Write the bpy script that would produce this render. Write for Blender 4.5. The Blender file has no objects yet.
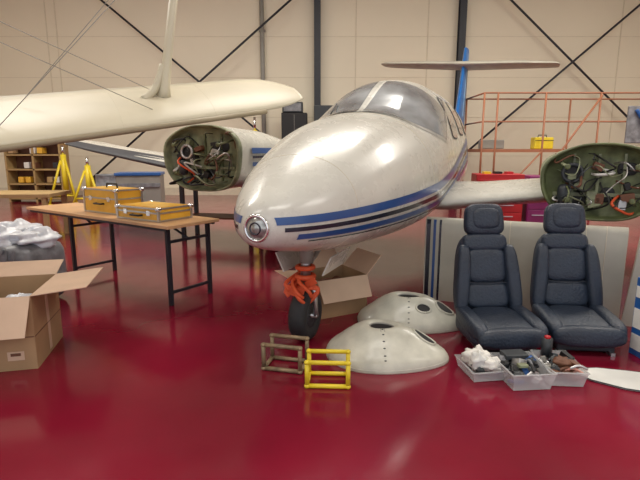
import bpy, math, random
from mathutils import Vector, Matrix
random.seed(7)
sc = bpy.context.scene
sc.view_settings.view_transform = 'Standard'
R = math.radians

# ------------------------------------------------------------ materials
def mat(name, col, rough=0.5, metal=0.0, var=0.08, nscale=6.0, bump=0.0, bscale=40.0, coat=0.0, emit=0.0, alpha=1.0, trans=0.0, scuff=0.0):
    m = bpy.data.materials.new(name); m.use_nodes = True
    nt = m.node_tree; b = nt.nodes['Principled BSDF']
    tc = nt.nodes.new('ShaderNodeTexCoord')
    n = nt.nodes.new('ShaderNodeTexNoise'); n.inputs['Scale'].default_value = nscale
    n.inputs['Detail'].default_value = 6
    nt.links.new(tc.outputs['Object'], n.inputs['Vector'])
    r = nt.nodes.new('ShaderNodeValToRGB')
    r.color_ramp.elements[0].position = 0.3; r.color_ramp.elements[1].position = 0.7
    r.color_ramp.elements[0].color = tuple(c*(1-var) for c in col)+(1,)
    r.color_ramp.elements[1].color = tuple(min(1, c*(1+var)) for c in col)+(1,)
    nt.links.new(n.outputs['Fac'], r.inputs['Fac'])
    nt.links.new(r.outputs['Color'], b.inputs['Base Color'])
    b.inputs['Roughness'].default_value = rough
    if scuff > 0:
        n3 = nt.nodes.new('ShaderNodeTexNoise'); n3.inputs['Scale'].default_value = 3.0
        n3.inputs['Detail'].default_value = 8; n3.inputs['Roughness'].default_value = 0.7
        nt.links.new(tc.outputs['Object'], n3.inputs['Vector'])
        mr = nt.nodes.new('ShaderNodeMapRange')
        mr.inputs['From Min'].default_value = 0.3; mr.inputs['From Max'].default_value = 0.7
        mr.inputs['To Min'].default_value = max(0.02, rough-scuff); mr.inputs['To Max'].default_value = rough+scuff
        nt.links.new(n3.outputs['Fac'], mr.inputs['Value'])
        nt.links.new(mr.outputs['Result'], b.inputs['Roughness'])
    b.inputs['Metallic'].default_value = metal
    b.inputs['Coat Weight'].default_value = coat
    b.inputs['Coat Roughness'].default_value = 0.12
    b.inputs['Alpha'].default_value = alpha
    b.inputs['Transmission Weight'].default_value = trans
    if emit > 0:
        b.inputs['Emission Color'].default_value = (*col, 1); b.inputs['Emission Strength'].default_value = emit
    if bump > 0:
        n2 = nt.nodes.new('ShaderNodeTexNoise'); n2.inputs['Scale'].default_value = bscale
        nt.links.new(tc.outputs['Object'], n2.inputs['Vector'])
        bp = nt.nodes.new('ShaderNodeBump'); bp.inputs['Strength'].default_value = bump
        bp.inputs['Distance'].default_value = 0.02
        nt.links.new(n2.outputs['Fac'], bp.inputs['Height'])
        nt.links.new(bp.outputs['Normal'], b.inputs['Normal'])
    return m

M = {}
M['floor'] = mat('floor_red_epoxy', (0.200, 0.007, 0.024), 0.14, 0, 0.22, 0.9, 0.04, 2.5, scuff=0.05)
M['wall'] = mat('wall_cream', (0.80, 0.73, 0.57), 0.6, 0, 0.03, 0.4)
M['seam'] = mat('wall_seam', (0.68, 0.61, 0.47), 0.7)
M['ceil'] = mat('ceiling_grey', (0.6, 0.58, 0.5), 0.8)
M['steel'] = mat('steel_dark', (0.02, 0.022, 0.03), 0.5)
M['pipe'] = mat('pipe_grey', (0.28, 0.27, 0.24), 0.5)
M['white'] = mat('airplane_white', (0.59, 0.58, 0.52), 0.28, 0, 0.07, 2.5, coat=0.35, scuff=0.08)
M['cream'] = mat('wing_cream', (0.56, 0.51, 0.38), 0.45, 0, 0.06, 2)
M['cream_shade'] = mat('wing_underside_shade', (0.30, 0.25, 0.16), 0.5)  # darker cream, shade of the wing underside put into colour
M['offwhite'] = mat('fairing_white', (0.56, 0.55, 0.46), 0.35, 0, 0.20, 7, coat=0.2, scuff=0.12)
M['panel'] = mat('panel_beige', (0.44, 0.42, 0.35), 0.4, 0, 0.10, 4, scuff=0.12)
M['blue'] = mat('stripe_blue', (0.015, 0.070, 0.25), 0.3, coat=0.3)
M['finblue'] = mat('fin_blue', (0.02, 0.16, 0.50), 0.35)
M['ltblue'] = mat('stripe_light_blue', (0.25, 0.5, 0.8), 0.3)
M['navy'] = mat('stripe_navy', (0.012, 0.014, 0.03), 0.25, coat=0.4)
M['red'] = mat('red_paint', (0.5, 0.015, 0.02), 0.4)
M['purple'] = mat('purple_paint', (0.25, 0.02, 0.14), 0.4)
M['glass'] = mat('window_glass', (0.29, 0.315, 0.33), 0.06, 0, 0.5, 2.4, coat=1.0)
M['black'] = mat('black_matte', (0.012, 0.012, 0.013), 0.6)
M['rubber'] = mat('rubber', (0.02, 0.02, 0.022), 0.7, bump=0.2)
M['boot'] = mat('deice_boot', (0.05, 0.052, 0.06), 0.55)
M['chrome'] = mat('chrome', (0.75, 0.75, 0.75), 0.15, 1.0)
M['alu'] = mat('aluminium', (0.55, 0.55, 0.55), 0.35, 0.9)
M['olive'] = mat('zinc_primer_olive', (0.12, 0.14, 0.06), 0.5, 0, 0.6, 7)
M['olivelt'] = mat('zinc_primer_light', (0.22, 0.24, 0.14), 0.5, 0, 0.5, 7)
M['orange'] = mat('orange_strap', (0.70, 0.10, 0.03), 0.6)
M['card'] = mat('cardboard', (0.40, 0.25, 0.13), 0.8, 0, 0.08, 5)
M['cardlt'] = mat('cardboard_inner', (0.62, 0.44, 0.31), 0.8, 0, 0.06, 5)
M['wood'] = mat('table_plywood', (0.66, 0.39, 0.20), 0.3, 0, 0.15, 3)
M['wood2'] = mat('shelf_wood', (0.42, 0.28, 0.12), 0.6, 0, 0.15, 4)
M['yellow'] = mat('yellow_paint', (0.80, 0.62, 0.03), 0.35)
M['case'] = mat('case_amber', (0.80, 0.45, 0.05), 0.3, 0, 0.1, 8)
M['rust'] = mat('rusty_tube', (0.26, 0.19, 0.11), 0.55, 0.3, 0.4, 20)
M['railor'] = mat('rail_orange', (0.36, 0.14, 0.07), 0.5)
M['leather'] = mat('navy_leather', (0.020, 0.030, 0.050), 0.45, 0, 0.18, 8, 0.3, 60, scuff=0.08)
M['leather2'] = mat('navy_leather_seam', (0.012, 0.018, 0.032), 0.5)
M['tub'] = mat('clear_plastic', (0.75, 0.76, 0.76), 0.25, alpha=0.35)
M['bag'] = mat('white_plastic_bag', (0.74, 0.77, 0.82), 0.3, 0, 0.1, 9, 0.8, 12)
M['greyfab'] = mat('grey_tarp', (0.20, 0.205, 0.22), 0.45, 0, 0.35, 8, 0.8, 10)
M['cloth'] = mat('white_cloth', (0.75, 0.73, 0.68), 0.8, 0, 0.08, 9, 0.4, 30)
M['paper'] = mat('sheet_white', (0.72, 0.72, 0.68), 0.4)
M['boxblue'] = mat('box_blue', (0.02, 0.10, 0.33), 0.35)
M['rubblk'] = mat('parts_black', (0.03, 0.035, 0.04), 0.4)
M['skinpink'] = mat('parts_pink', (0.6, 0.28, 0.22), 0.6)
M['brown'] = mat('parts_brown', (0.15, 0.06, 0.03), 0.6)
M['lens'] = mat('lamp_lens', (0.35, 0.35, 0.33), 0.05, 0.6, 0.5, 30)
M['fill_lamp'] = mat('added_lamp_diffuser', (1, 0.95, 0.85), 0.5, emit=1.2)  # glow for the added overhead fixtures

# ------------------------------------------------------------ helpers
def link(o, parent=None):
    sc.collection.objects.link(o)
    if parent: o.parent = parent
    return o
def grp(name, loc=(0,0,0), rz=0):
    e = bpy.data.objects.new(name, None); e.location = loc; e.rotation_euler = (0,0,rz)
    e.empty_display_size = 0.1
    return link(e)
def mesh(name, v, f, m, parent=None, smooth=False, loc=None, rot=None):
    me = bpy.data.meshes.new(name); me.from_pydata([tuple(p) for p in v], [], f); me.update()
    if smooth:
        for p in me.polygons: p.use_smooth = True
    me.materials.append(M[m] if isinstance(m, str) else m)
    o = bpy.data.objects.new(name, me)
    if loc: o.location = loc
    if rot: o.rotation_euler = rot
    return link(o, parent)
def box(name, c, s, m, parent=None, bev=0.0, rot=(0,0,0)):
    x,y,z = s[0]/2, s[1]/2, s[2]/2
    v = [(-x,-y,-z),(x,-y,-z),(x,y,-z),(-x,y,-z),(-x,-y,z),(x,-y,z),(x,y,z),(-x,y,z)]
    f = [(0,3,2,1),(4,5,6,7),(0,1,5,4),(1,2,6,5),(2,3,7,6),(3,0,4,7)]
    o = mesh(name, v, f, m, parent, loc=c, rot=rot)
    if bev > 0:
        b = o.modifiers.new('b','BEVEL'); b.width = bev; b.segments = 3
    return o
def tube(name, pts, r, m, parent=None, seg=10, smoothpath=False, rad=None):
    pts = [Vector(p) for p in pts]
    if smoothpath and len(pts) > 2:
        out = []
        for i in range(len(pts)-1):
            p0 = pts[max(i-1,0)]; p1 = pts[i]; p2 = pts[i+1]; p3 = pts[min(i+2,len(pts)-1)]
            for k in range(6):
                t = k/6
                out.append(0.5*((2*p1)+(p2-p0)*t+(2*p0-5*p1+4*p2-p3)*t*t+(3*p1-p0-3*p2+p3)*t**3))
        out.append(pts[-1]); pts = out
    v=[]; f=[]
    n=len(pts); up=None
    for i,p in enumerate(pts):
        d = (pts[min(i+1,n-1)]-pts[max(i-1,0)]).normalized()
        if up is None:
            a = Vector((0,0,1)) if abs(d.z)<0.9 else Vector((1,0,0))
            up = d.cross(a).normalized()
        else:
            up = (up - d*up.dot(d)).normalized()
        w = d.cross(up)
        rr = r if rad is None else rad[i] if len(rad)==n else r
        for k in range(seg):
            a = 2*math.pi*k/seg
            v.append(p+(up*math.cos(a)+w*math.sin(a))*rr)
    for i in range(n-1):
        for k in range(seg):
            k2=(k+1)%seg
            f.append((i*seg+k,i*seg+k2,(i+1)*seg+k2,(i+1)*seg+k))
    f.append(tuple(range(seg))[::-1]); f.append(tuple((n-1)*seg+k for k in range(seg)))
    return mesh(name, v, f, m, parent, smooth=True)
def lathe(name, prof, m, parent=None, seg=48, sx=1, sy=1, loc=None, rot=None, cap=False):
    v=[];f=[]
    for (r,z) in prof:
        for k in range(seg):
            a=2*math.pi*k/seg; v.append((r*math.cos(a)*sx, r*math.sin(a)*sy, z))
    for i in range(len(prof)-1):
        for k in range(seg):
            k2=(k+1)%seg; f.append((i*seg+k,i*seg+k2,(i+1)*seg+k2,(i+1)*seg+k))
    if cap: f.append(tuple(range(seg))[::-1]); f.append(tuple((len(prof)-1)*seg+k for k in range(seg)))
    return mesh(name,v,f,m,parent,True,loc,rot)
def torus(name, Rr, r, m, parent=None, loc=None, rot=None, sx=1, sy=1, seg=48):
    prof=[(Rr+r*math.cos(2*math.pi*i/12), r*math.sin(2*math.pi*i/12)) for i in range(13)]
    return lathe(name, prof, m, parent, seg, sx, sy, loc, rot)
def pillow(name, c, s, m, parent=None, n=4.0, N=10, rot=(0,0,0), taper=0.0, puff=0.0):
    v=[];f=[];idx={}
    def add(p):
        k=tuple(round(q,5) for q in p)
        if k not in idx:
            L=(abs(p[0])**n+abs(p[1])**n+abs(p[2])**n)**(1/n)
            q=[p[0]/L,p[1]/L,p[2]/L]
            t=1-taper*(q[2]*0.5+0.5)
            idx[k]=len(v); v.append((q[0]*s[0]/2*t,q[1]*s[1]/2,q[2]*s[2]/2))
        return idx[k]
    g=[math.tan((-1+2*i/N)*math.pi/4) for i in range(N+1)]
    for ax in range(3):
        for sg in (-1,1):
            for i in range(N):
                for j in range(N):
                    q=[]
                    for (a,b) in ((i,j),(i+1,j),(i+1,j+1),(i,j+1)):
                        p=[0,0,0]; p[ax]=sg; p[(ax+1)%3]=g[a]; p[(ax+2)%3]=g[b]; q.append(add(p))
                    f.append(tuple(q if sg>0 else q[::-1]))
    return mesh(name,v,f,m,parent,True,c,rot)
def blob(name, c, s, m, parent=None, seed=0, amp=0.25, rot=(0,0,0), U=20, V=12):
    rnd=random.Random(seed); ph=[rnd.uniform(0,6.28) for _ in range(8)]
    v=[];f=[]
    for i in range(V+1):
        th=math.pi*i/V
        for j in range(U):
            a=2*math.pi*j/U
            r=1+amp*(0.5*math.sin(3*a+ph[0])*math.sin(2*th+ph[1])+0.35*math.sin(5*a+ph[2]+2*th)+0.3*math.sin(7*th+ph[3]+a)+0.25*math.sin(9*a+ph[4])*math.sin(th))
            if i in (0,V): r=1
            v.append((r*math.sin(th)*math.cos(a)*s[0]/2, r*math.sin(th)*math.sin(a)*s[1]/2, r*math.cos(th)*s[2]/2))
    for i in range(V):
        for j in range(U):
            j2=(j+1)%U; f.append((i*U+j,(i+1)*U+j,(i+1)*U+j2,i*U+j2))
    return mesh(name,v,f,m,parent,True,c,rot)

# ------------------------------------------------------------ room
XL,XR,YB,YF,ZC = -11.5,12.0,15.6,-5.0,7.3
box('floor', ((XL+XR)/2,(YB+YF)/2,-0.1), (XR-XL,YB-YF,0.2), 'floor')
box('wall_back', ((XL+XR)/2,YB+0.1,ZC/2), (XR-XL,0.2,ZC), 'wall')
box('wall_left', (XL-0.1,(YB+YF)/2,ZC/2), (0.2,YB-YF+0.4,ZC), 'wall')
box('wall_right', (XR+0.1,(YB+YF)/2,ZC/2), (0.2,YB-YF+0.4,ZC), 'wall')
box('ceiling', ((XL+XR)/2,(YB+YF)/2,ZC+0.1), (XR-XL+0.4,YB-YF+0.4,0.2), 'ceil')
box('baseboard_back', ((XL+XR)/2,YB-0.02,0.12), (XR-XL,0.04,0.24), 'seam')
ti=1
for z in (1.25,2.45,3.65,4.85,6.05):
    box('trim_%d'%ti, ((XL+XR)/2,YB-0.005,z), (XR-XL,0.010,0.014), 'seam'); ti+=1
for x in (-8.35,-8.05,1.1,3.3,9.2):
    box('trim_%d'%ti, (x,YB-0.008,ZC/2), (0.03,0.016,ZC), 'seam'); ti+=1
def column(x, w=0.2):
    g=grp('steel_column',(x,YB-0.2,0))
    box('web',(0,0,ZC/2),(0.03,w,ZC),'steel',g)
    box('flange_front',(0,-w/2,ZC/2),(w,0.025,ZC),'steel',g)
    box('flange_back',(0,w/2,ZC/2),(w,0.025,ZC),'steel',g)
    box('base_plate',(0,0,0.015),(w*1.6,w*1.6,0.03),'steel',g)
for x in (-0.08,4.28,10.9): column(x)
def brace(x0,x1,z0,z1):
    g=grp('cross_brace',(0,YB-0.42,0))
    tube('rod_1',[(x0,0,z1),(x1,0,z0)],0.032,'steel',g)
    tube('rod_2',[(x0,-0.08,z0),(x1,-0.08,z1)],0.032,'steel',g)
    for x in (x0,x1):
        for z in (z0,z1): box('gusset',(x,.02,z),(.24,.1,.24),'steel',g)
brace(-7.2,-0.08,0.5,6.4); brace(4.28,10.9,1.15,6.95)
g=grp('wall_conduit',(-1.76,YB-0.12,0))
tube('pipe',[(0,0,0.3),(0,0,ZC)],0.07,'pipe',g)
for z in (1,3,5): box('bracket',(0,0.05,z),(0.2,0.14,0.05),'pipe',g)

# ------------------------------------------------------------ airplane
ang = R(67.3)
AP = grp('twin_engine_airplane', (-0.38,2.85,0), ang)
ST=[ # s, w, top, bot, mid
(0.0,.082,1.052,.882,.968),(0.03,.138,1.098,.850,.967),(0.2,.285,1.21,.793,.975),(0.4,.395,1.325,.752,.995),(0.7,.515,1.465,.705,1.02),
(1.3,.675,1.67,.66,1.08),(1.75,.745,1.76,.635,1.11),(1.96,.765,1.79,.63,1.12),(2.2,.77,1.90,.62,1.13),(2.45,.77,2.03,.62,1.15),
(2.7,.765,2.135,.62,1.17),(3.0,.76,2.20,.62,1.19),(3.5,.75,2.24,.63,1.2),(4.4,.73,2.25,.66,1.22),(5.4,.64,2.18,.76,1.28),
(6.3,.50,2.03,.92,1.38),(7.5,.34,1.88,1.15,1.5),(9.0,.19,1.80,1.38,1.6),(10.3,.05,1.72,1.58,1.65)]
def interp(s):
    if s<=ST[0][0]: return ST[0][1:]
    if s>=ST[-1][0]: return ST[-1][1:]
    for i in range(len(ST)-1):
        if ST[i][0]<=s<=ST[i+1][0]: break
    a,b=ST[i],ST[i+1]; h=b[0]-a[0]; t=(s-a[0])/h; out=[]
    for c in range(1,5):
        def slope(j):
            if j<=0: return (ST[1][c]-ST[0][c])/(ST[1][0]-ST[0][0])
            if j>=len(ST)-1: return (ST[-1][c]-ST[-2][c])/(ST[-1][0]-ST[-2][0])
            d0=(ST[j][c]-ST[j-1][c])/(ST[j][0]-ST[j-1][0]); d1=(ST[j+1][c]-ST[j][c])/(ST[j+1][0]-ST[j][0])
            if d0*d1<=0: return 0
            return 2*d0*d1/(d0+d1)
        m0,m1=slope(i)*h,slope(i+1)*h
        out.append((2*t**3-3*t*t+1)*a[c]+(t**3-2*t*t+t)*m0+(-2*t**3+3*t*t)*b[c]+(t**3-t*t)*m1)
    return out
NE=2.2
def fus(s,th,off=0.0):
    w,zt,zb,zm=interp(s)
    c,si=math.cos(th),math.sin(th)
    h=(zt-zm) if si>=0 else (zm-zb)
    y=(w+off)*math.copysign(abs(c)**(2/NE),c); z=zm+(h+off)*math.copysign(abs(si)**(2/NE),si)
    return (s,y,z)
def fus_z(s,z,side,off=0.0):
    w,zt,zb,zm=interp(s)
    h=(zt-zm) if z>=zm else (zm-zb)
    r=min(1,abs((z-zm)/h))
    y=side*((w)*(1-r**NE)**(1/NE)+off)
    return (s,y,z)
ss=[0,.01,.03,.06,.1,.15,.2,.27,.35]+[.35+.1*i for i in range(1,16)]+[1.85+.05*i for i in range(0,42)]+[4+.2*i for i in range(0,32)]
ss=sorted(set(round(x,3) for x in ss if x<=10.3)); K=96
v=[];f=[]
for s in ss:
    for k in range(K): v.append(fus(s,2*math.pi*k/K))
for i in range(len(ss)-1):
    for k in range(K):
        k2=(k+1)%K; f.append((i*K+k,(i+1)*K+k,(i+1)*K+k2,i*K+k2))
f.append(tuple(range(K))); f.append(tuple((len(ss)-1)*K+k for k in range(K))[::-1])
mesh('fuselage',v,f,'white',AP,True)
def zline(s):
    pts=[(0,1.01),(0.2,1.015),(0.5,1.025),(1.2,1.06),(2.3,1.14),(3.0,1.23),(3.6,1.36),(4.6,1.55),(6,1.68),(8,1.74),(10,1.7)]
    for i in range(len(pts)-1):
        if pts[i][0]<=s<=pts[i+1][0]:
            t=(s-pts[i][0])/(pts[i+1][0]-pts[i][0]); return pts[i][1]+(pts[i+1][1]-pts[i][1])*t
    return pts[-1][1]
def zl(s): return sum(zline(max(0,min(10,s+d))) for d in (-.25,-.12,0,.12,.25))/5
def scl(s): return 0.66+0.5*min(1,s/2.2)
def stripe(nm,d0,d1,m,s0,s1,side):
    v=[];f=[];n=140
    for i in range(n+1):
        s=s0+(s1-s0)*(i/n)**1.7; k=scl(s)
        for j in range(4):
            d=d0+(d1-d0)*j/3
            v.append(fus_z(s,zl(s)+d*k,side,0.004))
    for i in range(n):
        for j in range(3):
            q=(i*4+j,i*4+j+1,(i+1)*4+j+1,(i+1)*4+j); f.append(q if side<0 else q[::-1])
    mesh(nm,v,f,m,AP,True)
for side,nm in ((-1,'port'),(1,'starboard')):
    stripe('stripe_blue_'+nm,.035,-.035,'blue',.02,8.5,side)
    stripe('stripe_navy_'+nm,-.062,-.100,'navy',.05,8.0,side)
    stripe('stripe_blue_lower_'+nm,-.128,-.178,'blue',.12,7.5,side)
    stripe('stripe_navy_thin_'+nm,-.195,-.207,'navy',.2,7.0,side)
    stripe('stripe_red_'+nm,-.225,-.265,'purple',2.3,6.0,side)
def patch_grid(nm,B,T,m,off,nu=24,nv=12,mirror=False):
    def ev(C,u):
        x=u*(len(C)-1); i=min(int(x),len(C)-2); t=x-i
        p0=C[max(i-1,0)];p1=C[i];p2=C[i+1];p3=C[min(i+2,len(C)-1)]
        return [0.5*(2*p1[q]+(p2[q]-p0[q])*t+(2*p0[q]-5*p1[q]+4*p2[q]-p3[q])*t*t+(3*p1[q]-p0[q]-3*p2[q]+p3[q])*t**3) for q in (0,1)]
    v=[];f=[]
    for i in range(nu+1):
        b=ev(B,i/nu);t=ev(T,i/nu)
        for j in range(nv+1):
            s=b[0]+(t[0]-b[0])*j/nv; th=b[1]+(t[1]-b[1])*j/nv
            if mirror: th=180-th
            v.append(fus(s,R(th),off))
    for i in range(nu):
        for j in range(nv):
            a=i*(nv+1)+j; q=(a,a+1,a+nv+2,a+nv+1); f.append(q if not mirror else q[::-1])
    mesh(nm,v,f,m,AP,True)
B=[(1.87,88.6),(1.91,67),(2.03,48),(2.25,32.5),(2.54,21.5)]
T=[(2.76,87.5),(2.78,71),(2.84,57),(2.94,45),(3.04,35.5)]
B2=[(1.845,89.9),(1.885,66.5),(2.005,47),(2.23,31),(2.55,19.5)]
T2=[(2.785,89.9),(2.805,72),(2.865,58),(2.965,46),(3.08,35)]
for mir,nm in ((False,'starboard'),(True,'port')):
    patch_grid('windshield_frame_'+nm,B2,T2,'white',0.006,mirror=mir)
    patch_grid('windshield_'+nm,B,T,'glass',0.010,mirror=mir)
def win(nm,sc_,zc_,a,b,m,off,side,shear=0.0):
    v=[];f=[];U=40;Rg=6
    v.append(fus_z(sc_,zc_,side,off))
    for r in range(1,Rg+1):
        for k in range(U):
            t=2*math.pi*k/U; c,s_=math.cos(t),math.sin(t)
            x=math.copysign(abs(c)**.5,c)*a*r/Rg; z=math.copysign(abs(s_)**.5,s_)*b*r/Rg
            v.append(fus_z(sc_+x+shear*z,zc_+z,side,off))
    for k in range(U):
        q=(0,1+k,1+(k+1)%U); f.append(q if side<0 else q[::-1])
    for r in range(Rg-1):
        for k in range(U):
            a0=1+r*U+k;a1=1+r*U+(k+1)%U; q=(a0,a0+U,a1+U,a1); f.append(q if side<0 else q[::-1])
    mesh(nm,v,f,m,AP,True)
for side,nm in ((-1,'port'),(1,'starboard')):
    for i,(a,w_,z_,h_,sh) in enumerate(((3.30,.24,1.79,.22,.35),(3.98,.26,1.82,.19,0),(4.66,.22,1.83,.17,0),(5.22,.17,1.81,.14,0))):
        win('window_gasket_%s_%d'%(nm,i),a,z_,w_+.02,h_+.02,'boot',.005,side,sh)
        win('cabin_window_%s_%d'%(nm,i),a,z_,w_,h_,'glass',.009,side,sh)
def ring(nm,s,t0,t1,m='seam',off=.0005,r=.0015):
    tube(nm,[fus(s,R(t0+(t1-t0)*i/60),off) for i in range(61)],r,m,AP,6)
ring('nose_seam_1',0.55,0,360); ring('nose_seam_2',1.78,-20,200)
tube('baggage_door_seam',[fus_z(s,z,-1,.001) for s,z in ((1.0,1.14),(1.0,1.3),(1.7,1.44),(1.7,1.18))],.0015,'seam',AP,6)
tube('wiper_arm',[fus(1.89,R(72),.02),fus(2.27,R(66),.025)],.007,'black',AP,6)
lz=.968
torus('landing_light_ring',.077,.010,'chrome',AP,(-0.006,0,lz),(0,R(90),0))
lathe('landing_light_reflector',[(.002,.05),(.03,.045),(.055,.03),(.075,.0)],'chrome',AP,40,loc=(-0.008,0,lz),rot=(0,R(90),0))
lathe('landing_light_back',[(.0,.0),(.078,.0)],'rubblk',AP,40,loc=(-0.003,0,lz),rot=(0,R(-90),0))
lathe('landing_light_lens',[(.0,.018),(.03,.016),(.052,.010),(.068,.0)],'lens',AP,40,loc=(-0.006,0,lz),rot=(0,R(-90),0))
torus('landing_light_inner_ring',.035,.005,'navy',AP,(-0.022,0,lz),(0,R(90),0))

def wing(nm,sta,side,m,axis='y',par=AP):
    prof=[(0,0),(.01,.22),(.04,.42),(.10,.68),(.2,.90),(.32,1.0),(.5,.88),(.7,.58),(.9,.2),(1.0,.01)]
    loop=[(x,t) for x,t in prof]+[(x,-.72*t) for x,t in prof[::-1][1:-1]]
    v=[];f=[];n=len(loop)
    for (lat,le,ch,z,th) in sta:
        for x,t in loop:
            if axis=='y': v.append((le+x*ch, side*lat, z+t*th))
            else: v.append((le+x*ch, t*th, lat))
    for i in range(len(sta)-1):
        for k in range(n):
            k2=(k+1)%n; q=(i*n+k,i*n+k2,(i+1)*n+k2,(i+1)*n+k); f.append(q if side>0 else q[::-1])
    f.append(tuple(range(n))); f.append(tuple((len(sta)-1)*n+k for k in range(n)))
    o=mesh(nm,v,f,m,par,True); 
    mm=o.modifiers.new('e','EDGE_SPLIT'); mm.split_angle=R(60)
    return o
W=[(.3,2.45,2.6,.88,.18),(.75,2.55,2.45,.89,.18),(1.0,2.78,2.2,.90,.165),(2.0,2.90,2.0,1.0,.15),(3.2,3.15,1.65,1.19,.11),(5.2,3.45,1.25,1.44,.08),(5.75,3.52,1.1,1.53,.065),(5.95,3.62,.9,1.58,.04),(6.02,3.8,.6,1.60,.015)]
wing('wing_port',W,-1,'white'); wing('wing_starboard',W,1,'white')
def boot(side,nm):
    v=[];f=[];n=10
    for i,(lat,le,ch,z,th) in enumerate([W[4],W[5],W[6]]):
        if i==0: lat,le,ch,z,th=2.8,3.07,1.75,1.125,.123
        for t,x in ((-.9,.20),(-.62,.10),(-.38,.04),(-.2,.01),(0,-.004),(.22,.01),(.42,.04),(.68,.10),(.85,.16),(.9,.2)):
            tt=t*(1.03 if t>0 else .78)
            v.append((le+x*ch-.006,side*lat,z+tt*th))
    for i in range(2):
        for k in range(n-1): f.append((i*n+k,i*n+k+1,(i+1)*n+k+1,(i+1)*n+k))
    mesh(nm,v,f,'boot',AP,True)
boot(1,'deice_boot_starboard'); boot(-1,'deice_boot_port')
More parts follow.
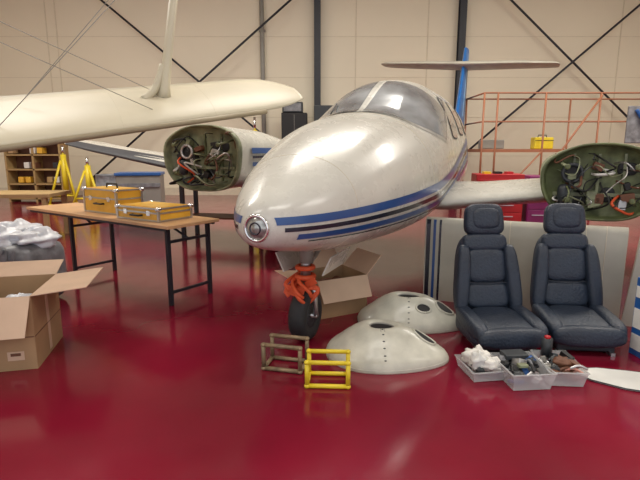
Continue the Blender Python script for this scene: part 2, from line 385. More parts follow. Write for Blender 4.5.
# nacelles
def nacelle(nm,side,lat,z,hw,hh,s0=2.6):
    y0=side*lat; secs=[(s0,1,1,0),(s0+.4,1.02,1.0,0),(s0+1.0,.98,.9,.02),(s0+1.8,.8,.62,.02),(s0+2.6,.45,.3,-.02),(s0+3.1,.08,.06,-.02)]
    v=[];f=[];n=48
    def P(s,a,b,dz,t):
        c,si=math.cos(t),math.sin(t)
        q=1+.022*math.sin(3*t+1.0)+.015*math.sin(5*t+.4)
        return (s,y0+hw*a*q*math.copysign(abs(c)**.8,c),z+dz+hh*b*q*math.copysign(abs(si)**.8,si))
    for (s,a,b,dz) in secs:
        for k in range(n): v.append(P(s,a,b,dz,2*math.pi*k/n))
    for i in range(len(secs)-1):
        for k in range(n):
            k2=(k+1)%n; f.append((i*n+k,(i+1)*n+k,(i+1)*n+k2,i*n+k2))
    mesh('nacelle_body_'+nm,v,f,'white' if side>0 else 'olivelt',AP,True)
    v=[];f=[]
    rings=[(1.03,.05),(1.035,-.03),(1.0,-.04),(.975,-.03),(.95,0.04),(.92,.07),(.6,.08),(.02,.08)]
    for (r,ds) in rings:
        for k in range(n): v.append(P(s0+ds,r,r,0,2*math.pi*k/n))
    for i in range(len(rings)-1):
        for k in range(n):
            k2=(k+1)%n; f.append((i*n+k,(i+1)*n+k,(i+1)*n+k2,i*n+k2)[::-1])
    mesh('firewall_'+nm,v,f,'olivelt' if side>0 else 'olive',AP,True)
    for q in (-.45,.0,.45):
        box('firewall_rib_%s_%d'%(nm,int(q*100)),(s0+.07,y0+q*hw,z),(.03,.025,hh*1.5),'olivelt' if side<0 else 'olive',AP,.004)
    box('firewall_beam_'+nm,(s0+.06,y0,z-.12),(.04,hw*1.6,.035),'olivelt',AP,.004)
    for q,(a,b,w_,h_) in enumerate(((-.5,.35,.16,.12),(.3,-.45,.18,.12),(-.2,-.35,.12,.14))):
        pillow('recess_shade_pad_%s_%d'%(nm,q),(s0+.075,y0+a*hw,z+b*hh),(.03,w_,h_),'black',AP,3,8)  # solid black pads standing in for the shade inside openings
    rnd=random.Random(5 if side>0 else 11)
    if side>0:
      for sd in (-1,1):
        for q,(d0,d1,mm) in enumerate(((.13,.06,'blue'),(.03,-.0,'navy'),(-.05,-.10,'blue'))):
            vv=[];ff=[]
            for i in range(13):
                s=s0+.25+i*.12
                for d in (d0,d1):
                    vv.append((s,y0+sd*(hw*(1.05 if s<s0+1 else 1.05-.19*(s-s0-1)/.8)*(1-(abs(d)/hh)**2.5)**(1/2.5)+.004),z+d))
            for i in range(12): ff.append((2*i,2*i+1,2*i+3,2*i+2))
            mesh('nacelle_stripe_%s_%d_%d'%(nm,sd,q),vv,ff,mm,AP)
    cols=['black','rubblk','olivelt','alu','olive','brown','cloth','black']
    for i in range(26):
        pts=[]
        a=rnd.uniform(-.75,.75)*hw;b=rnd.uniform(-.7,.75)*hh
        for k in range(4):
            pts.append((s0+(.08 if k in(0,3) else rnd.uniform(-.16,.04)),y0+a,z+b))
            a=max(-.8*hw,min(.8*hw,a+rnd.uniform(-.35,.35)*hw)); b=max(-.8*hh,min(.75*hh,b+rnd.uniform(-.5,.35)*hh))
        tube('hose_%s_%d'%(nm,i),pts,rnd.choice((.005,.008,.012)),'orange' if i==7 else cols[i%8],AP,8,True)
    for i in range(9):
        box('bracket_%s_%d'%(nm,i),(s0+.03,y0+rnd.uniform(-.65,.65)*hw,z+rnd.uniform(-.6,.6)*hh),(.10,rnd.uniform(.05,.12),rnd.uniform(.05,.11)),rnd.choice(('black','alu','olive','brown','olivelt')),AP,.008,(rnd.uniform(-.4,.4),0,0))
    torus('duct_ring_'+nm,.08,.018,'alu' if side>0 else 'rubblk',AP,(s0-.02,y0+.22,z+.08),(0,R(90),0))
    lathe('duct_pipe_'+nm,[(.075,.0),(.075,.12)],'olive',AP,24,loc=(s0-.02,y0+.22,z+.08),rot=(0,R(90),0))
    lathe('duct_dark_disc_'+nm,[(0,0),(.07,0)],'black',AP,24,loc=(s0-.005,y0+.22,z+.08),rot=(0,R(-90),0))  # black disc paints the darkness inside the duct
    lathe('accumulator_'+nm,[(0,.0),(.04,.01),(.055,.04),(.055,.16),(.04,.19),(0,.2)],'rubblk',AP,24,loc=(s0-.02,y0+.28,z-.22))
    for (a,b) in ((-.75,.55),(.75,.55),(-.7,-.6),(.7,-.6)):
        tube('mount_%s_%d_%d'%(nm,int(a*100),int(b*100)),[(s0+.08,y0+a*hw,z+b*hh),(s0-.14,y0+a*hw*.8,z+b*hh*.75)],.014,'olivelt',AP)
        pillow('mount_pad_%s_%d_%d'%(nm,int(a*100),int(b*100)),(s0-.14,y0+a*hw*.8,z+b*hh*.75),(.03,.05,.05),'olive',AP,2.5,6)
nacelle('starboard',1,2.28,1.33,.55,.40)
nacelle('port',-1,2.10,1.14,.46,.345)
def fin(nm,sta,m):
    return wing(nm,sta,1,m,axis='z')
fin('vertical_fin',[(1.6,8.3,2.0,0,.10),(2.0,8.75,1.65,0,.10),(3.0,9.45,1.15,0,.08),(3.82,9.9,.8,0,.06)],'finblue')
fin('fin_accent',[(2.2,9.30,.35,0,.112),(3.7,10.02,.2,0,.070)],'ltblue')
HSp=[(.0,9.55,1.1,3.40,.10),(1.2,9.65,.95,3.36,.09),(1.95,9.8,.75,3.33,.06),(2.05,9.9,.55,3.32,.03)]
HSs=[(.0,9.55,1.1,3.40,.10),(1.2,9.65,.95,3.50,.09),(1.95,9.8,.75,3.57,.06),(2.05,9.9,.55,3.58,.03)]
wing('stabilizer_port',HSp,-1,'panel'); wing('stabilizer_starboard',HSs,1,'panel')
# nose gear
gx=.70
tube('nose_strut',[(gx+.02,0,.78),(gx,0,.42)],.038,'alu',AP,16)
tube('nose_strut_upper',[(gx+.03,0,.85),(gx+.02,0,.6)],.052,'pipe',AP,16)
tube('torque_link',[(gx+.02,0,.58),(gx+.11,0,.5),(gx,0,.42)],.014,'alu',AP)
tube('drag_brace',[(gx,0,.55),(gx+.5,0,.75)],.02,'alu',AP)
for sd in (-1,1):
    tube('fork_%d'%sd,[(gx,0,.44),(gx,sd*.075,.40),(gx,sd*.085,.2)],.02,'alu',AP,10)
    o=box('gear_door_%d'%sd,(gx+.16,sd*.19,.60),(.42,.012,.16),'white',AP,.004,(sd*R(-25),0,0))
tube('axle',[(gx,-.1,.2),(gx,.1,.2)],.018,'alu',AP)
tp=[(.09,-.05),(.14,-.068),(.18,-.06),(.196,-.035),(.2,0),(.196,.035),(.18,.06),(.14,.068),(.09,.05)]
lathe('nose_tire',tp,'rubber',AP,40,loc=(gx,0,.2),rot=(R(90),0,0))
lathe('nose_hub',[(0,-.05),(.06,-.045),(.095,-.052),(.095,.052),(.06,.045),(0,.05)],'rubblk',AP,32,loc=(gx,0,.2),rot=(R(90),0,0))
rnd=random.Random(3)
for i in range(8):
    a=rnd.uniform(0,6.28); z0=rnd.uniform(.42,.56)
    pts=[(gx+.05*math.cos(a),.05*math.sin(a),z0),(gx+.1*math.cos(a+.8),.1*math.sin(a+.8),z0-.03),(gx-.08+.07*math.cos(a+1.6),.12*math.sin(a+1.6),z0-.08),(gx-.08+.04*math.cos(a+2),.10*math.sin(a+2),z0-.13)]
    tube('orange_strap_%d'%i,pts,.014,'orange',AP,8,True)
torus('strap_wrap_1',.062,.02,'orange',AP,(gx,0,.5)); torus('strap_wrap_2',.06,.018,'orange',AP,(gx,0,.57)); torus('strap_wrap_3',.06,.018,'orange',AP,(gx,0,.42))
box('strap_flag',(gx-.09,.05,.40),(.012,.15,.07),'orange',AP,.002,(R(15),0,R(10)))
box('strap_flag_2',(gx-.06,-.07,.47),(.012,.10,.05),'orange',AP,.002,(R(-30),0,R(-10)))
for sd in (-1,1):
    y0=sd*2.15; 
    tube('main_strut_%d'%sd,[(4.0,y0,.95),(4.0,y0,.25)],.045,'alu',AP,14)
    lathe('main_tire_%d'%sd,[(r*1.2,h*1.2) for r,h in tp],'rubber',AP,32,loc=(4.0,y0+sd*-.13,.24),rot=(R(90),0,0))
    lathe('main_hub_%d'%sd,[(0,-.05),(.11,-.06),(.11,.06),(0,.05)],'pipe',AP,24,loc=(4.0,y0+sd*-.13,.24),rot=(R(90),0,0))
    tube('main_axle_%d'%sd,[(4.0,y0,.24),(4.0,y0-sd*.2,.24)],.025,'alu',AP)

# ------------------------------------------------------------ biplane wing, upper left
BW=grp('braced_airplane_wing')
n0=Vector((-2.13,3.26,1.45)); n1=Vector((-.12,5.20,1.90)); f0=Vector((-2.67,4.15,1.87)); f1=Vector((-.42,5.80,2.27))
def wp(u,x,t):
    near=n0+(n1-n0)*u; far=f0+(f1-f0)*u
    return near+(far-near)*x
nrm=((n1-n0).cross(f0-n0)).normalized()
if nrm.z<0: nrm=-nrm
prof=[(0,.0),(.012,.3),(.05,.55),(.12,.8),(.25,1),(.4,.95),(.6,.7),(.8,.35),(1,.03)]
loop=[(x,t) for x,t in prof]+[(x,-.35*t) for x,t in prof[::-1][1:-1]]
us=[-1.0,-.5,0,.3,.6,.8,.87,.92,.96,.985,1.0]
v=[];f=[];n=len(loop)
for u in us:
    e=0 if u<.8 else ((u-.8)/.2)
    sh=1-.62*e**2.2; th=.065*(1-.8*e**3)
    for x,t in loop:
        xx=.30+(x-.30)*sh
        v.append(wp(u,xx,0)+nrm*th*t)
for i in range(len(us)-1):
    for k in range(n):
        k2=(k+1)%n; f.append((i*n+k,i*n+k2,(i+1)*n+k2,(i+1)*n+k))
f.append(tuple(range(n))); f.append(tuple((len(us)-1)*n+k for k in range(n))[::-1])
mesh('wing_panel',v,f,'cream',BW,True)
tube('edge_shade_strip',[wp(u,.0,0)-nrm*.012 for u in (-1,0,.5,.8)],.024,'cream_shade',BW)  # dark strip along the lower edge paints the underside's shadow
for i in range(6):
    u=-.9+i*.3
    tube('rib_tape_%d'%i,[wp(u,x,0)+nrm*(.065*t-.0005) for x,t in prof],.002,'cream',BW,6)
sb=wp(.46,.55,0)+nrm*.05
top=Vector((sb.x+.25,sb.y+.05,3.5))
def slab(nm,a,b,w,t,m):
    d=(b-a).normalized(); side=Vector((.74,.68,0)); fw=d.cross(side).normalized()
    v=[];f=[];n=16
    for p,k in ((a,1.3),(a+(b-a)*.06,.95),(a+(b-a)*.2,.75),(b,.6)):
        for i in range(n):
            an=2*math.pi*i/n; v.append(p+fw*math.cos(an)*w*k+side*math.sin(an)*t*k)
    for r in range(3):
        for i in range(n):
            j=(i+1)%n; f.append((r*n+i,r*n+j,(r+1)*n+j,(r+1)*n+i))
    f.append(tuple(range(n))[::-1]);f.append(tuple(3*n+i for i in range(n)))
    mesh(nm,v,f,m,BW,True)
slab('interplane_strut',sb-Vector((0,0,.03)),top,.075,.05,'cream')
tube('strut_foot',[sb+Vector((-.13,-.14,-.05)),sb+Vector((-.05,-.05,.05)),sb+Vector((.02,0,.26))],.035,'cream',BW,10,True)
sp0=wp(-1.0,.5,0); sp0=Vector((sp0.x,sp0.y,3.5))
tube('upper_spar',[sp0,top],.05,'cream',BW)
tube('mast',[(sp0.x,sp0.y,0),sp0],.06,'pipe',BW)
box('mast_foot',(sp0.x,sp0.y,.02),(.7,.7,.04),'pipe',BW)
tube('bracing_wire_1',[sb,sp0+Vector((0,0,-.1))],.003,'pipe',BW,6)
tube('bracing_wire_2',[wp(.05,.6,0)+nrm*.06,top-Vector((0,0,.05))],.003,'pipe',BW,6)
tube('bracing_wire_3',[wp(.40,.2,0)+nrm*.06,sp0+Vector((.1,0,-.25))],.003,'pipe',BW,6)
tube('bracing_wire_4',[wp(.0,.2,0)+nrm*.06,top-Vector((0,0,.15))],.003,'pipe',BW,6)

# ------------------------------------------------------------ folding table
ta=math.atan2(.57,-.82)
TB=grp('folding_table',(-1.35,4.2,0),ta)
L=2.62;Wd=.62
box('table_top',(L/2,-Wd/2,.75),(L,Wd,.03),'wood',TB,.004)
box('apron_front',(L/2,-.03,.725),(L-.1,.025,.03),'steel',TB)
box('apron_back',(L/2,-Wd+.03,.725),(L-.1,.025,.03),'steel',TB)
for i,x in enumerate((.10,L-.85)):
    for j,y in enumerate((-.07,-Wd+.07)):
        box('leg_%d_%d'%(i,j),(x,y,.37),(.035,.035,.74),'steel',TB)
    box('leg_bar_%d'%i,(x,-Wd/2,.12),(.025,Wd-.14,.025),'steel',TB)
    box('leg_bar_up_%d'%i,(x,-Wd/2,.6),(.025,Wd-.14,.025),'steel',TB)
    tube('leg_brace_%d'%i,[(x,-Wd/2,.6),(x+.35,-Wd/2,.735)],.012,'steel',TB)
def case(nm,t,off,l,w,h,rz,cover='case'):
    d=Vector((-.82,.57,0)); wv=Vector((.57,.82,0))
    p=Vector((-1.35,4.2,0))+d*t+wv*off
    g=grp(nm,(p.x,p.y,.767),ta+rz)
    box('shell',(0,0,h/2),(l,w,h),cover,g,.012)
    for z in (.008,h-.008,h*.62):
        for y in (-w/2,w/2): box('edge',(0,y,z),(l+.01,.014,.016),'alu',g)
        for x in (-l/2,l/2): box('edge',(x,0,z),(.014,w+.01,.016),'alu',g)
    for x in (-l/2,l/2):
        for y in (-w/2,w/2):
            box('corner',(x,y,h/2),(.022,.022,h),'alu',g)
            pillow('corner_cap',(x,y,h-.01),(.05,.05,.04),'chrome',g)
    for x in (-l*.28,l*.28): box('latch',(x,w/2+.008,h*.6),(.05,.015,.05),'chrome',g,.003)
    tube('handle',[(-.07,w/2,h*.4),(-.06,w/2+.04,h*.4),(.06,w/2+.04,h*.4),(.07,w/2,h*.4)],.009,'black',g)
    box('lid_panel',(0,0,h+.001),(l*.9,w*.85,.006),'case',g)
    return g
c1=case('tool_case',1.34,.33,.60,.30,.26,0)
case('tool_case',.57,.29,.60,.40,.13,.05)
tube('handle_top',[(-.1,0,.26),(-.09,0,.305),(.09,0,.305),(.1,0,.26)],.010,'black',c1)
g=grp('hand_drill',(-2.62,5.62,.767),.5)
box('body',(0,0,.09),(.16,.07,.08),'rubblk',g,.02); box('grip',(.04,0,.035),(.05,.05,.07),'rubblk',g,.01); tube('chuck',[(-.08,0,.09),(-.14,0,.09)],.015,'alu',g)

WB=grp('workbench',(-1.62,7.9,0),R(-12))
box('bench_top',(0,0,.93),(1.3,.6,.05),'rubblk',WB,.006)
for x in (-.58,.58):
    for y in (-.24,.24): box('bench_leg',(x,y,.45),(.06,.06,.91),'steel',WB)
box('bench_shelf',(0,0,.35),(1.2,.5,.03),'brown',WB)
for i in range(6):
    box('bench_item_%d'%i,(-.5+i*.2,.05*(-1)**i,1.0+.02*(i%2)),(.14,.16,.09+.04*(i%2)),('rubblk','brown','greyfab','pipe','black','case')[i],WB,.01)

# ------------------------------------------------------------ cardboard boxes
def carton(nm,loc,rz,l,w,h,flaps,lines=True):
    g=grp(nm,loc,rz); t=.006
    box('bottom',(0,0,t/2),(l,w,t),'card',g)
    box('side_front',(0,-w/2,h/2),(l,t,h),'card',g); box('side_back',(0,w/2,h/2),(l,t,h),'card',g)
    box('side_left',(-l/2,0,h/2),(t,w,h),'card',g); box('side_right',(l/2,0,h/2),(t,w,h),'card',g)
    for k,(side,ln,a) in enumerate(flaps):
        a=R(a)
        if side=='f': d=Vector((0,-1,0)); o=Vector((0,-w/2,h)); e=Vector((1,0,0)); wd=l
        if side=='b': d=Vector((0,1,0)); o=Vector((0,w/2,h)); e=Vector((1,0,0)); wd=l
        if side=='r': d=Vector((1,0,0)); o=Vector((l/2,0,h)); e=Vector((0,1,0)); wd=w
        if side=='l': d=Vector((-1,0,0)); o=Vector((-l/2,0,h)); e=Vector((0,1,0)); wd=w
        dd=d*math.cos(a)+Vector((0,0,1))*math.sin(a); nn=dd.cross(e).normalized()*t/2
        A=o-e*wd/2; Bp=o+e*wd/2; C=Bp+dd*ln-e*.01; D=A+dd*ln+e*.01
        v=[p+nn for p in (A,Bp,C,D)]+[p-nn for p in (A,Bp,C,D)]
        f=[(0,1,2,3),(7,6,5,4),(0,4,5,1),(1,5,6,2),(2,6,7,3),(3,7,4,0)]
        mesh('flap_%s'%side,v,f,'cardlt',g)
    return g
cb=math.atan2(.59,-.14)-R(90)
c0=Vector((-1.88,2.99,0)); ex=Vector((math.cos(cb),math.sin(cb),0)); ey=Vector((-math.sin(cb),math.cos(cb),0))
l,w,h=.66,.58,.50
cen=c0-ex*l/2+ey*w/2
g=carton('cardboard_box',(cen.x,cen.y,0),cb,l,w,h,[('r',.34,6),('f',.27,-60),('b',.27,12),('l',.25,40)])
box('tape',(l/2+.004,0,h*.5),(.002,.05,h*.9),'cardlt',g)
box('fold_line',(0,-w/2-.004,h*.45),(l,.002,.006),'brown',g)
box('fold_line_side',(l/2+.004,0,h*.45),(.002,w,.006),'brown',g)
box('label',(l/2-.12,-w/2-.005,.10),(.10,.003,.06),'cardlt',g)
box('print_mark',(l/2-.12,-w/2-.007,.11),(.06,.003,.02),'brown',g)
blob('packing_paper',(-.05,0,.25),(.5,.42,.28),'brown',g,4,.3)
blob('packing_plastic',(.12,.1,.36),(.20,.14,.10),'bag',g,9,.35)
g=carton('cardboard_box',(.10,4.22,0),R(28),.50,.42,.34,[('r',.22,45),('f',.2,-60),('b',.2,40),('l',.22,8)])
blob('packing_paper',(0,0,.2),(.38,.32,.16),'brown',g,5,.3)
box('label',(.1,-.215,.2),(.1,.003,.07),'paper',g)

# ------------------------------------------------------------ grey tarp bundle + bags
g=grp('covered_storage_bin',(-3.0,4.5,0),R(-20))
pillow('bin_body',(0,0,.30),(.95,.62,.60),'greyfab',g,6)
rq=random.Random(21)
for i in range(15): 
    x=-.43+i*.062
    tube('tarp_fold_%d'%i,[(x,-.31,.06),(x+rq.uniform(-.03,.03),-.318,.25),(x+rq.uniform(-.03,.03),-.312,.42),(x+rq.uniform(-.03,.03),-.27,.57)],.011,'greyfab',g,8,True)
for i,(x,y,z,a,b,c) in enumerate(((-.28,0,.63,.5,.55,.18),(.05,-.1,.63,.45,.4,.20),(.27,.05,.61,.4,.45,.16),(0,.12,.65,.5,.4,.18),(-.1,-.22,.58,.4,.25,.14))):
    blob('plastic_bag_%d'%i,(x,y,z),(a,b,c),'bag',g,i+1,.42,U=36,V=20)

# ------------------------------------------------------------ tubular wheel chocks
def framestand(nm,loc,rz,l,w,h,r,m):
    g=grp(nm,loc,rz); X,Y=l/2,w/2
    P=[(-X,-Y,r),(X,-Y,r),(X,Y,r),(-X,Y,r),(-X,-Y,h-r),(X,-Y,h-r),(X,Y,h-r),(-X,Y,h-r)]
    for i,(a,b) in enumerate(((0,1),(2,3),(4,5),(6,7),(0,4),(1,5),(2,6),(3,7),(1,2),(3,0))):
        tube('tube_%d'%i,[P[a],P[b]],r,m,g,12)
    for i,p in enumerate(P): pillow('joint_%d'%i,p,(r*2.5,r*2.5,r*2.1),m,g,2.2,6)
    return g
framestand('wheel_chock_frame',(.05,2.80,0),R(-3),.25,.17,.18,.014,'yellow')
framestand('wheel_chock_frame',(-.23,3.02,0),R(-14),.25,.17,.19,.014,'rust')

# ------------------------------------------------------------ cowling fairings on floor
def fairing(nm,loc,rz,rx,ry,H,ox,scoops):
    g=grp(nm,loc,rz)
    pr=[(.20,.93),(.24,.97),(.30,1.0),(.38,.97),(.5,.86),(.65,.68),(.8,.47),(.9,.34),(.955,.25),(.985,.16),(1.0,0.06),(1.0,0.0)]
    def P(r,a,off=0):
        z=pr[0][1]
        for i in range(len(pr)-1):
            if pr[i][0]<=r<=pr[i+1][0]:
                t=(r-pr[i][0])/max(1e-6,pr[i+1][0]-pr[i][0]); z=pr[i][1]+(pr[i+1][1]-pr[i][1])*t; break
        c,s=math.cos(a),math.sin(a)
        k=1+.07*max(0,c)**3*r-.03*math.sin(2*a)*r
        x=rx*r*c*k-ox*(1-r); y=ry*r*s*(1-.18*c)
        return (x,y,H*z+off)
    v=[];f=[];n=96
    prd=[]
    for i in range(len(pr)-1):
        for q in (0,.5): prd.append((pr[i][0]+(pr[i+1][0]-pr[i][0])*q,pr[i][1]+(pr[i+1][1]-pr[i][1])*q))
    prd.append(pr[-1])
    for (r,z) in prd:
        for k in range(n):
            a=2*math.pi*k/n; p=P(r,a); v.append((p[0],p[1],H*z))
    for i in range(len(prd)-1):
        for k in range(n):
            k2=(k+1)%n
            f.append((i*n+k,(i+1)*n+k,(i+1)*n+k2,i*n+k2)[::-1])
    o=mesh('shell',v,f,'offwhite',g,True); so=o.modifiers.new('s','SOLIDIFY'); so.thickness=.006
    tube('opening_rim',[P(.205,2*math.pi*k/32,.002) for k in range(33)],.007,'pipe',g,8)
    mesh('opening_dark_disc',[(-ox*.8+rx*.2*math.cos(2*math.pi*k/24),ry*.2*math.sin(2*math.pi*k/24),H*.93) for k in range(24)],[tuple(range(24))],'black',g)  # black disc standing in for the shade below the top hole
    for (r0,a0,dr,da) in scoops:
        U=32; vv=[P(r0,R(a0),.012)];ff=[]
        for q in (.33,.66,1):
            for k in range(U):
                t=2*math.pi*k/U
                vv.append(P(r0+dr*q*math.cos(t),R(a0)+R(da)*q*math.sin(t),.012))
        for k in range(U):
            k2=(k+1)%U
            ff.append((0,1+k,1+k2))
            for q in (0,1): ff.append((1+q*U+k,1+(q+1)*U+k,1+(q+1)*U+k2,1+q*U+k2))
        mesh('scoop_dark_patch',vv,ff,'black',g)  # black patch on closed skin, an opening's inner shade as colour
        tube('scoop_rim',[Vector(vv[1+2*U+k%U])+Vector((0,0,-.003)) for k in range(U+1)],.009,'offwhite',g,8)
    for w_ in (-.05,.05):
        tube('seam_strip',[P(r,R(-88)+w_/max(r,.3)*.6,.003) for r in (.24,.3,.38,.5,.65,.8,.9,.955,.985)],.004,'pipe',g,6)
    for r in (.32,.45,.58,.7,.82,.9):
        pillow('fastener',P(r,R(-88),.003),(.02,.02,.008),'rubblk',g,2,6)
    tube('flange',[P(1.0,2*math.pi*k/48,.006) for k in range(49)],.007,'offwhite',g,6)
    return g
fairing('engine_cowling_half',(.455,3.20,0),R(-8),.41,.30,.225,.03,[(.66,-2,.16,19)])
fairing('engine_cowling_half',(.74,3.86,0),R(-12),.42,.27,.24,.0,[(.68,-12,.15,20),(.62,-62,.1,13)])

# ------------------------------------------------------------ leaning flap panels under wing
def panel(nm,p0,p1,h,lean,th=.05,stripes=False,taper=0.0):
    p0=Vector(p0);p1=Vector(p1);d=(p1-p0);Ln=d.length;rz=math.atan2(d.y,d.x)
    g=grp(nm,(p0.x,p0.y,0),rz)
    prof=[(0,.012),(.15,.02),(.5,.6*th),(.8,.9*th),(.93,th),(.98,.8*th),(1.0,.35*th)]
    v=[];f=[];xs=[0,Ln*.5,Ln]
    lp=[(z,-t) for z,t in prof]+[(z,t*.3) for z,t in prof[::-1]]
    n=len(lp)
    for x in xs:
        for z,t in lp: v.append((x+taper*z*(1 if x==0 else 0), t+lean*z, z*h))
    for i in range(len(xs)-1):
        for k in range(n):
            k2=(k+1)%n; f.append((i*n+k,(i+1)*n+k,(i+1)*n+k2,i*n+k2))
    f.append(tuple(range(n))); f.append(tuple((len(xs)-1)*n+k for k in range(n))[::-1])
    mesh('skin',v,f,'panel',g,True).modifiers.new('e','EDGE_SPLIT').split_angle=R(40)
    for x in [Ln*q for q in (.33,.66)]:
        tube('rivet_line',[(x,-t+lean*z-.001,z*h) for z,t in prof],.0025,'seam',g,6)
    if stripes:
        for x0,x1,mm in ((.012,.05,'navy'),(.075,.10,'blue'),(.13,.15,'navy')):
            vv=[];ff=[]
            for z,t in prof[:-1]:
                vv+= [(x0,-t+lean*z-.002,z*h),(x1,-t+lean*z-.002,z*h)]
            for i in range(len(prof)-2): ff.append((2*i,2*i+1,2*i+3,2*i+2))
            mesh('stripe',vv,ff,mm,g)
    return g
panel('removed_flap',(1.01,4.53,0),(2.06,4.09,0),.80,.06,.06,True)
panel('removed_flap',(2.12,4.07,0),(2.54,3.89,0),.80,.05)
panel('removed_flap',(2.50,3.80,0),(3.4,3.40,0),.80,.06,.06,False,.08)

# ------------------------------------------------------------ seats
def seat(nm,loc,rz):
    g=grp(nm,loc,rz)
    box('seat_frame',(0,.20,.05),(.40,.42,.07),'steel',g,.01)
    for x in (-.17,.17): box('seat_rail',(x,.2,.012),(.03,.5,.024),'alu',g)
    pillow('cushion_base',(0,.20,.13),(.54,.52,.16),'leather',g,4.5,12)
    pillow('cushion_center',(0,.16,.185),(.36,.46,.09),'leather',g,4,10,(R(5),0,0))
    for x in (-.215,.215): pillow('cushion_bolster',(x,.18,.185),(.12,.48,.12),'leather',g,3.2,10,(R(5),0,0))
    pillow('cushion_front_roll',(0,-.04,.14),(.50,.12,.15),'leather',g,3,10)
    tilt=R(-14)
    b=bpy.data.objects.new('backrest',None); link(b,g); b.location=(0,.40,.16); b.rotation_euler=(tilt,0,0)
    pillow('back_shell',(0,.05,.31),(.52,.12,.66),'leather',b,4.2,14,taper=.22)
    for i,(z,hh,ww) in enumerate(((.155,.20,.34),(.385,.27,.32))):
        pillow('back_pad_%d'%i,(0,-.008,z),(ww,.09,hh),'leather',b,4.2,12)
    for x in (-1,1): pillow('back_bolster_%d'%x,(x*.20,-.025,.28),(.11,.13,.54),'leather',b,3.2,10,(0,R(-5)*x,0))
    pillow('back_top_yoke',(0,.015,.57),(.38,.13,.15),'leather',b,3.6,10,taper=.12)
    for x in (-.07,.07): tube('headrest_post',[(x,.03,.6),(x,.02,.72)],.009,'chrome',b)
    pillow('headrest',(0,.0,.75),(.32,.12,.25),'leather',b,4.4,12,taper=.10)
    pillow('headrest_pad',(0,-.035,.755),(.22,.08,.17),'leather',b,3.6,10)
    tube('piping',[(-.16,-.052,.252),(0,-.058,.250),(.16,-.052,.252)],.004,'leather2',b,6,True)
    return g
seat('airplane_seat',(1.34,3.20,0),R(4))
seat('airplane_seat',(1.90,3.24,0),R(-6))

# ------------------------------------------------------------ plastic tubs with parts
def tub(nm,loc,rz,l,w,h):
    g=grp(nm,loc,rz); k=.86
    b=[(-l/2*k,-w/2*k),(l/2*k,-w/2*k),(l/2*k,w/2*k),(-l/2*k,w/2*k)]; t=[(-l/2,-w/2),(l/2,-w/2),(l/2,w/2),(-l/2,w/2)]
    v=[(x,y,.003) for x,y in b]+[(x,y,h) for x,y in t]
    f=[(0,3,2,1),(0,1,5,4),(1,2,6,5),(2,3,7,6),(3,0,4,7)]
    o=mesh('tub_shell',v,f,'tub',g); s=o.modifiers.new('s','SOLIDIFY'); s.thickness=.003
    tt=[(x,y,h) for x,y in t]
    tube('rim',tt+[tt[0]],.006,'tub',g,8)
    return g
def fill(g,l,w,z0,cols,n,seed,hi=.06):
    rnd=random.Random(seed)
    for i in range(n):
        x=rnd.uniform(-.36,.36)*l;y=rnd.uniform(-.36,.36)*w;z=z0+rnd.uniform(0,hi);m=rnd.choice(cols)
        q=rnd.random()
        if q<.4: blob('part_%d'%i,(x,y,z),(rnd.uniform(.05,.09),rnd.uniform(.04,.08),rnd.uniform(.03,.06)),m,g,i,.3)
        elif q<.7: box('part_%d'%i,(x,y,z),(rnd.uniform(.04,.09),rnd.uniform(.03,.06),rnd.uniform(.02,.05)),m,g,.004,(rnd.uniform(-.5,.5),rnd.uniform(-.5,.5),rnd.uniform(0,3)))
        else:
            a=rnd.uniform(0,3.1); dx,dy=math.cos(a)*.05,math.sin(a)*.05
            tube('part_%d'%i,[(x-dx,y-dy,z),(x,y,z+.02),(x+dx,y+dy,z)],.008,m,g,8,True)
g=tub('parts_tub',(1.045,2.92,0),R(8),.23,.28,.07)
blob('white_rag_1',(-.01,.03,.09),(.18,.20,.12),'cloth',g,3,.4); blob('white_rag_2',(.03,-.06,.09),(.13,.12,.08),'cloth',g,8,.4); blob('white_rag_3',(-.04,-.04,.11),(.10,.10,.10),'paper',g,12,.4)
fill(g,.22,.26,.05,['rubblk','cloth','paper'],9,4,.03)
g=tub('parts_tub',(1.27,2.83,0),R(5),.27,.33,.11)
fill(g,.28,.33,.03,['rubblk','black','boxblue','pipe','greyfab','alu'],44,2,.085)
box('black_tray',(.0,.1,.125),(.15,.10,.03),'rubblk',g,.004); box('green_part',(-.02,-.05,.12),(.06,.04,.02),'olivelt',g,.004)
g=tub('parts_tub',(1.525,2.88,0),R(-4),.23,.34,.10)
fill(g,.23,.34,.03,['brown','rubblk','skinpink','paper','pipe','black','alu'],42,6,.08)
tube('black_bottle',[(-.02,.14,.08),(-.02,.14,.2)],.035,'rubblk',g); tube('red_cap',[(-.02,.14,.2),(-.02,.14,.215)],.02,'red',g)
blob('red_cloth',(.02,-.03,.11),(.12,.10,.05),'brown',g,2,.3)
g=grp('sheet_metal_piece',(1.88,2.82,0),R(-14))
pts=[(-.24,.02),(-.20,.10),(-.08,.14),(.1,.14),(.32,.12),(.36,-.10),(.2,-.16),(0,-.13),(-.16,-.06)]
v=[(x,y,.004) for x,y in pts]+[(x,y,.012) for x,y in pts]; n=len(pts)
mesh('sheet',v,[tuple(range(n))[::-1],tuple(range(n,2*n))]+[(i,(i+1)%n,n+(i+1)%n,n+i) for i in range(n)],'paper',g)
tube('sheet_edge',[(x,y,.010) for x,y in pts]+[(*pts[0],.010)],.004,'rubblk',g,6)
g=grp('product_box',(2.43,3.16,0),R(6))
box('carton_body',(0,0,.28),(.40,.22,.56),'boxblue',g,.004)
for i,(z,h_) in enumerate(((.10,.11),(.27,.14),(.46,.08))):
    box('label_%d'%i,(-.02,-.112,z),(.34,.004,h_),'paper',g)
    box('label_side_%d'%i,(-.202,0,z),(.004,.20,h_),'paper',g)
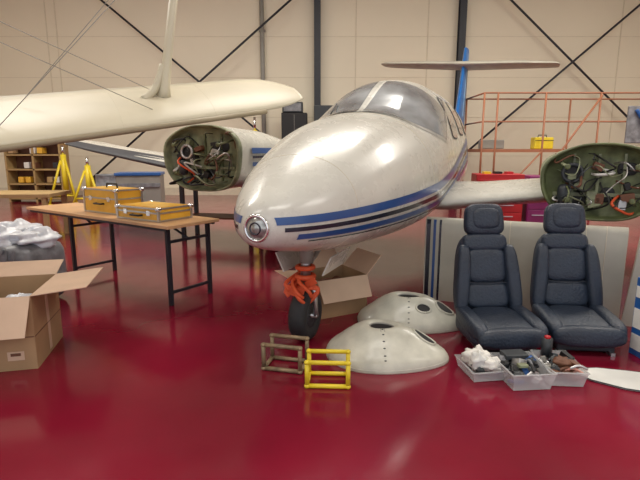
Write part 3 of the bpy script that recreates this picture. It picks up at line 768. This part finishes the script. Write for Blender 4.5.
for i in range(4): box('label_bar_%d'%i,(-.1+.06*i,-.1155,.10),(.03,.002,.05),'red' if i%2 else 'boxblue',g)

# ------------------------------------------------------------ background right: work platform
g=grp('work_platform',(0,0,0))
x0,x1,ya,yb,zp=3.6,8.6,10.9,12.2,1.42
box('deck',((x0+x1)/2,(ya+yb)/2,zp),(x1-x0,yb-ya,.07),'railor',g)
xs=[x0,x0+.30,x0+1.35,x0+2.55,x1]
for x in xs:
    tube('post',[(x,ya,0),(x,ya,2.66)],.022,'railor',g)
for x in (x0,x0+2.55,x1): tube('post',[(x,yb,0),(x,yb,2.66)],.022,'railor',g)
for z in (2.66,2.05): tube('rail',[(x0,ya,z),(x1,ya,z)],.018,'railor',g)
tube('rail_back',[(x0,yb,2.66),(x1,yb,2.66)],.018,'railor',g)
for z in (2.66,2.05):
    tube('rail_end',[(x0,ya,z),(x0,yb,z)],.018,'railor',g); tube('rail_end',[(x1,ya,z),(x1,yb,z)],.018,'railor',g)
tube('lower_rail',[(x0,ya,.85),(x1,ya,.85)],.02,'railor',g)
tube('diagonal',[(x0+.3,ya,.2),(x0+1.35,ya,1.4)],.018,'railor',g)
tube('stair_rail',[(x0+2.55,ya-.05,2.6),(x0+1.2,ya-.5,.9)],.022,'railor',g)
box('tool_board',(7.2,ya-.04,1.98),(.9,.06,.8),'greyfab',g,.02)
tube('blue_hose',[(6.9,ya-.1,2.3),(7.1,ya-.13,2.0),(7.3,ya-.12,1.8),(7.55,ya-.1,1.6)],.04,'boxblue',g,8,True)
box('platform_item',(3.95,11.3,1.56),(.5,.3,.2),'pipe',g,.02)
g=grp('yellow_toolbox',(5.05,11.15,1.455)); box('body',(0,0,.13),(.42,.25,.26),'yellow',g,.02); box('lid_line',(0,-.128,.19),(.42,.005,.012),'black',g); tube('handle',[(-.1,0,.26),(-.09,0,.31),(.09,0,.31),(.1,0,.26)],.012,'black',g)
def cabinet(nm,loc,rz,sz,m,dr=4):
    g=grp(nm,loc,rz); box('carcass',(0,0,sz[2]/2+.05),(sz[0],sz[1],sz[2]-.1),m,g,.01)
    for i in range(dr):
        z=.1+(sz[2]-.18)*(i+.5)/dr
        box('drawer_%d'%i,(0,-sz[1]/2-.008,z),(sz[0]*.93,.016,(sz[2]-.18)/dr*.9),m,g,.004)
        box('drawer_handle_%d'%i,(0,-sz[1]/2-.025,z+.03),(sz[0]*.6,.02,.015),'alu',g)
    for x in (-.4,.4):
        for y in (-.35,.35): lathe('caster',[(0,-.015),(.04,-.015),(.04,.015),(0,.015)],'rubber',g,16,loc=(x*sz[0],y*sz[1],.04),rot=(R(90),0,0))
    return g
g=cabinet('tool_cabinet',(3.30,9.0,0),R(-5),(.85,.45,1.0),'red'); 
for i in range(3): box('tray_item',(-.2+i*.2,0,1.01),(.12,.2,.06),('yellow','black','red')[i],g)
cabinet('parts_cart',(4.02,8.95,0),R(-5),(.42,.45,.97),'purple',3)
cabinet('storage_crate_cart',(4.54,8.9,0),R(-5),(.48,.45,.98),'yellow',2)

# ------------------------------------------------------------ background left
g=grp('wooden_shelf',(-7.9,13.6,0))
for x in (-.75,0,.75): box('upright',(x,0,.83),(.05,.45,1.66),'wood2',g)
for z in (.1,.5,.9,1.3,1.64): box('shelf_board',(0,0,z),(1.5,.45,.04),'wood2',g)
box('back_board',(0,.22,.83),(1.5,.02,1.6),'brown',g)
rnd=random.Random(9)
for i in range(14):
    box('shelf_item_%d'%i,(-.62+(i%7)*.2,-.05,(.12,.52,.92,1.32)[i%4]+.1),(.14,.25,.16),rnd.choice(['card','wood2','cloth','brown','case','rubblk']),g,.01)
def jack(nm,loc,h):
    g=grp(nm,loc)
    for k in range(3):
        a=R(90+120*k); c,s=math.cos(a),math.sin(a)
        tube('leg_%d'%k,[(0.42*c,.42*s,.03),(.07*c,.07*s,h*.75)],.03,'yellow',g)
        b=R(90+120*(k+1)); tube('brace_%d'%k,[(.33*c,.33*s,.25),(.33*math.cos(b),.33*math.sin(b),.25)],.02,'yellow',g)
        lathe('pad_%d'%k,[(0,0),(.07,0),(.07,.03),(0,.03)],'yellow',g,16,loc=(.42*c,.42*s,0))
    tube('cylinder',[(0,0,.3),(0,0,h*.85)],.07,'yellow',g,16); tube('ram',[(0,0,h*.85),(0,0,h)],.035,'chrome',g)
jack('aircraft_jack',(-6.75,12.8,0),1.55); jack('aircraft_jack',(-5.75,12.0,0),1.25); jack('aircraft_jack',(-1.75,13.2,0),2.3)
g=grp('black_cabinet',(-.75,14.6,0))
box('body',(0,0,1.25),(.75,.5,2.5),'black',g,.02); box('door_gap',(0,-.253,1.25),(.01,.006,2.4),'pipe',g); box('handle',(.05,-.27,1.3),(.02,.03,.2),'alu',g)
box('top_box',(-.05,0,2.66),(.6,.4,.3),'rubblk',g,.02); box('screen',(-.05,-.205,2.66),(.5,.01,.22),'greyfab',g)
g=grp('black_cabinet',(.10,14.5,0))
box('body',(0,0,1.35),(.55,.5,2.7),'rubblk',g,.02); box('handle',(.2,-.27,1.3),(.02,.03,.2),'alu',g)
g=grp('wooden_workbench',(-5.2,7.9,0),R(4))
box('top',(0,0,.72),(1.8,.8,.06),'wood2',g,.006)
for x in (-.8,.8):
    for y in (-.34,.34): box('leg',(x,y,.345),(.07,.07,.69),'wood2',g)
g=grp('equipment_crate',(-3.9,10.5,0),R(10))
box('crate',(0,0,.45),(.9,.6,.9),'pipe',g,.02); box('lid',(0,0,.93),(.94,.64,.06),'boxblue',g,.01)
for z in (.3,.7): box('slat',(0,-.31,z),(.9,.02,.08),'greyfab',g)
g=grp('oil_drum',(-4.9,11.2,0)); lathe('drum',[(0,.0),(.28,.0),(.29,.02),(.28,.3),(.295,.31),(.28,.32),(.28,.58),(.295,.59),(.28,.6),(.28,.86),(.29,.88),(.27,.88),(.27,.86),(0,.86)],'greyfab',g)

# ------------------------------------------------------------ lights
for x in (-6.0,0.5,7.0):
    for y in (0.5,7.9):
        g=grp('added_ceiling_lamp',(x,y,ZC-.35))  # unseen fixture, added for soft overhead fill light
        box('housing',(0,0,.08),(4.1,1.3,.1),'alu',g); box('diffuser',(0,0,.02),(4.0,1.2,.03),'fill_lamp',g)
        for q in (-1,1): tube('hanger',[(q,0,.12),(q,0,.35)],.01,'steel',g)
        ld=bpy.data.lights.new('fill_lamp','AREA'); ld.shape='RECTANGLE'; ld.size=4.0; ld.size_y=1.2; ld.energy=(125 if y<2 else 345); ld.color=(1,.95,.86)
        lo=bpy.data.objects.new('fill_lamp_light',ld); link(lo,g); lo.location=(0,0,-.02)
w=bpy.data.worlds.new('World'); sc.world=w; w.use_nodes=True
bg=w.node_tree.nodes['Background']; bg.inputs['Color'].default_value=(.92,.95,1,1); bg.inputs['Strength'].default_value=1.1

# ------------------------------------------------------------ camera
cd=bpy.data.cameras.new('camera'); cd.sensor_width=36; cd.lens=27; cd.clip_end=100
co=bpy.data.objects.new('camera',cd); sc.collection.objects.link(co)
co.location=(0,0,1.43); co.rotation_euler=(R(79.4),0,0)
sc.camera=co
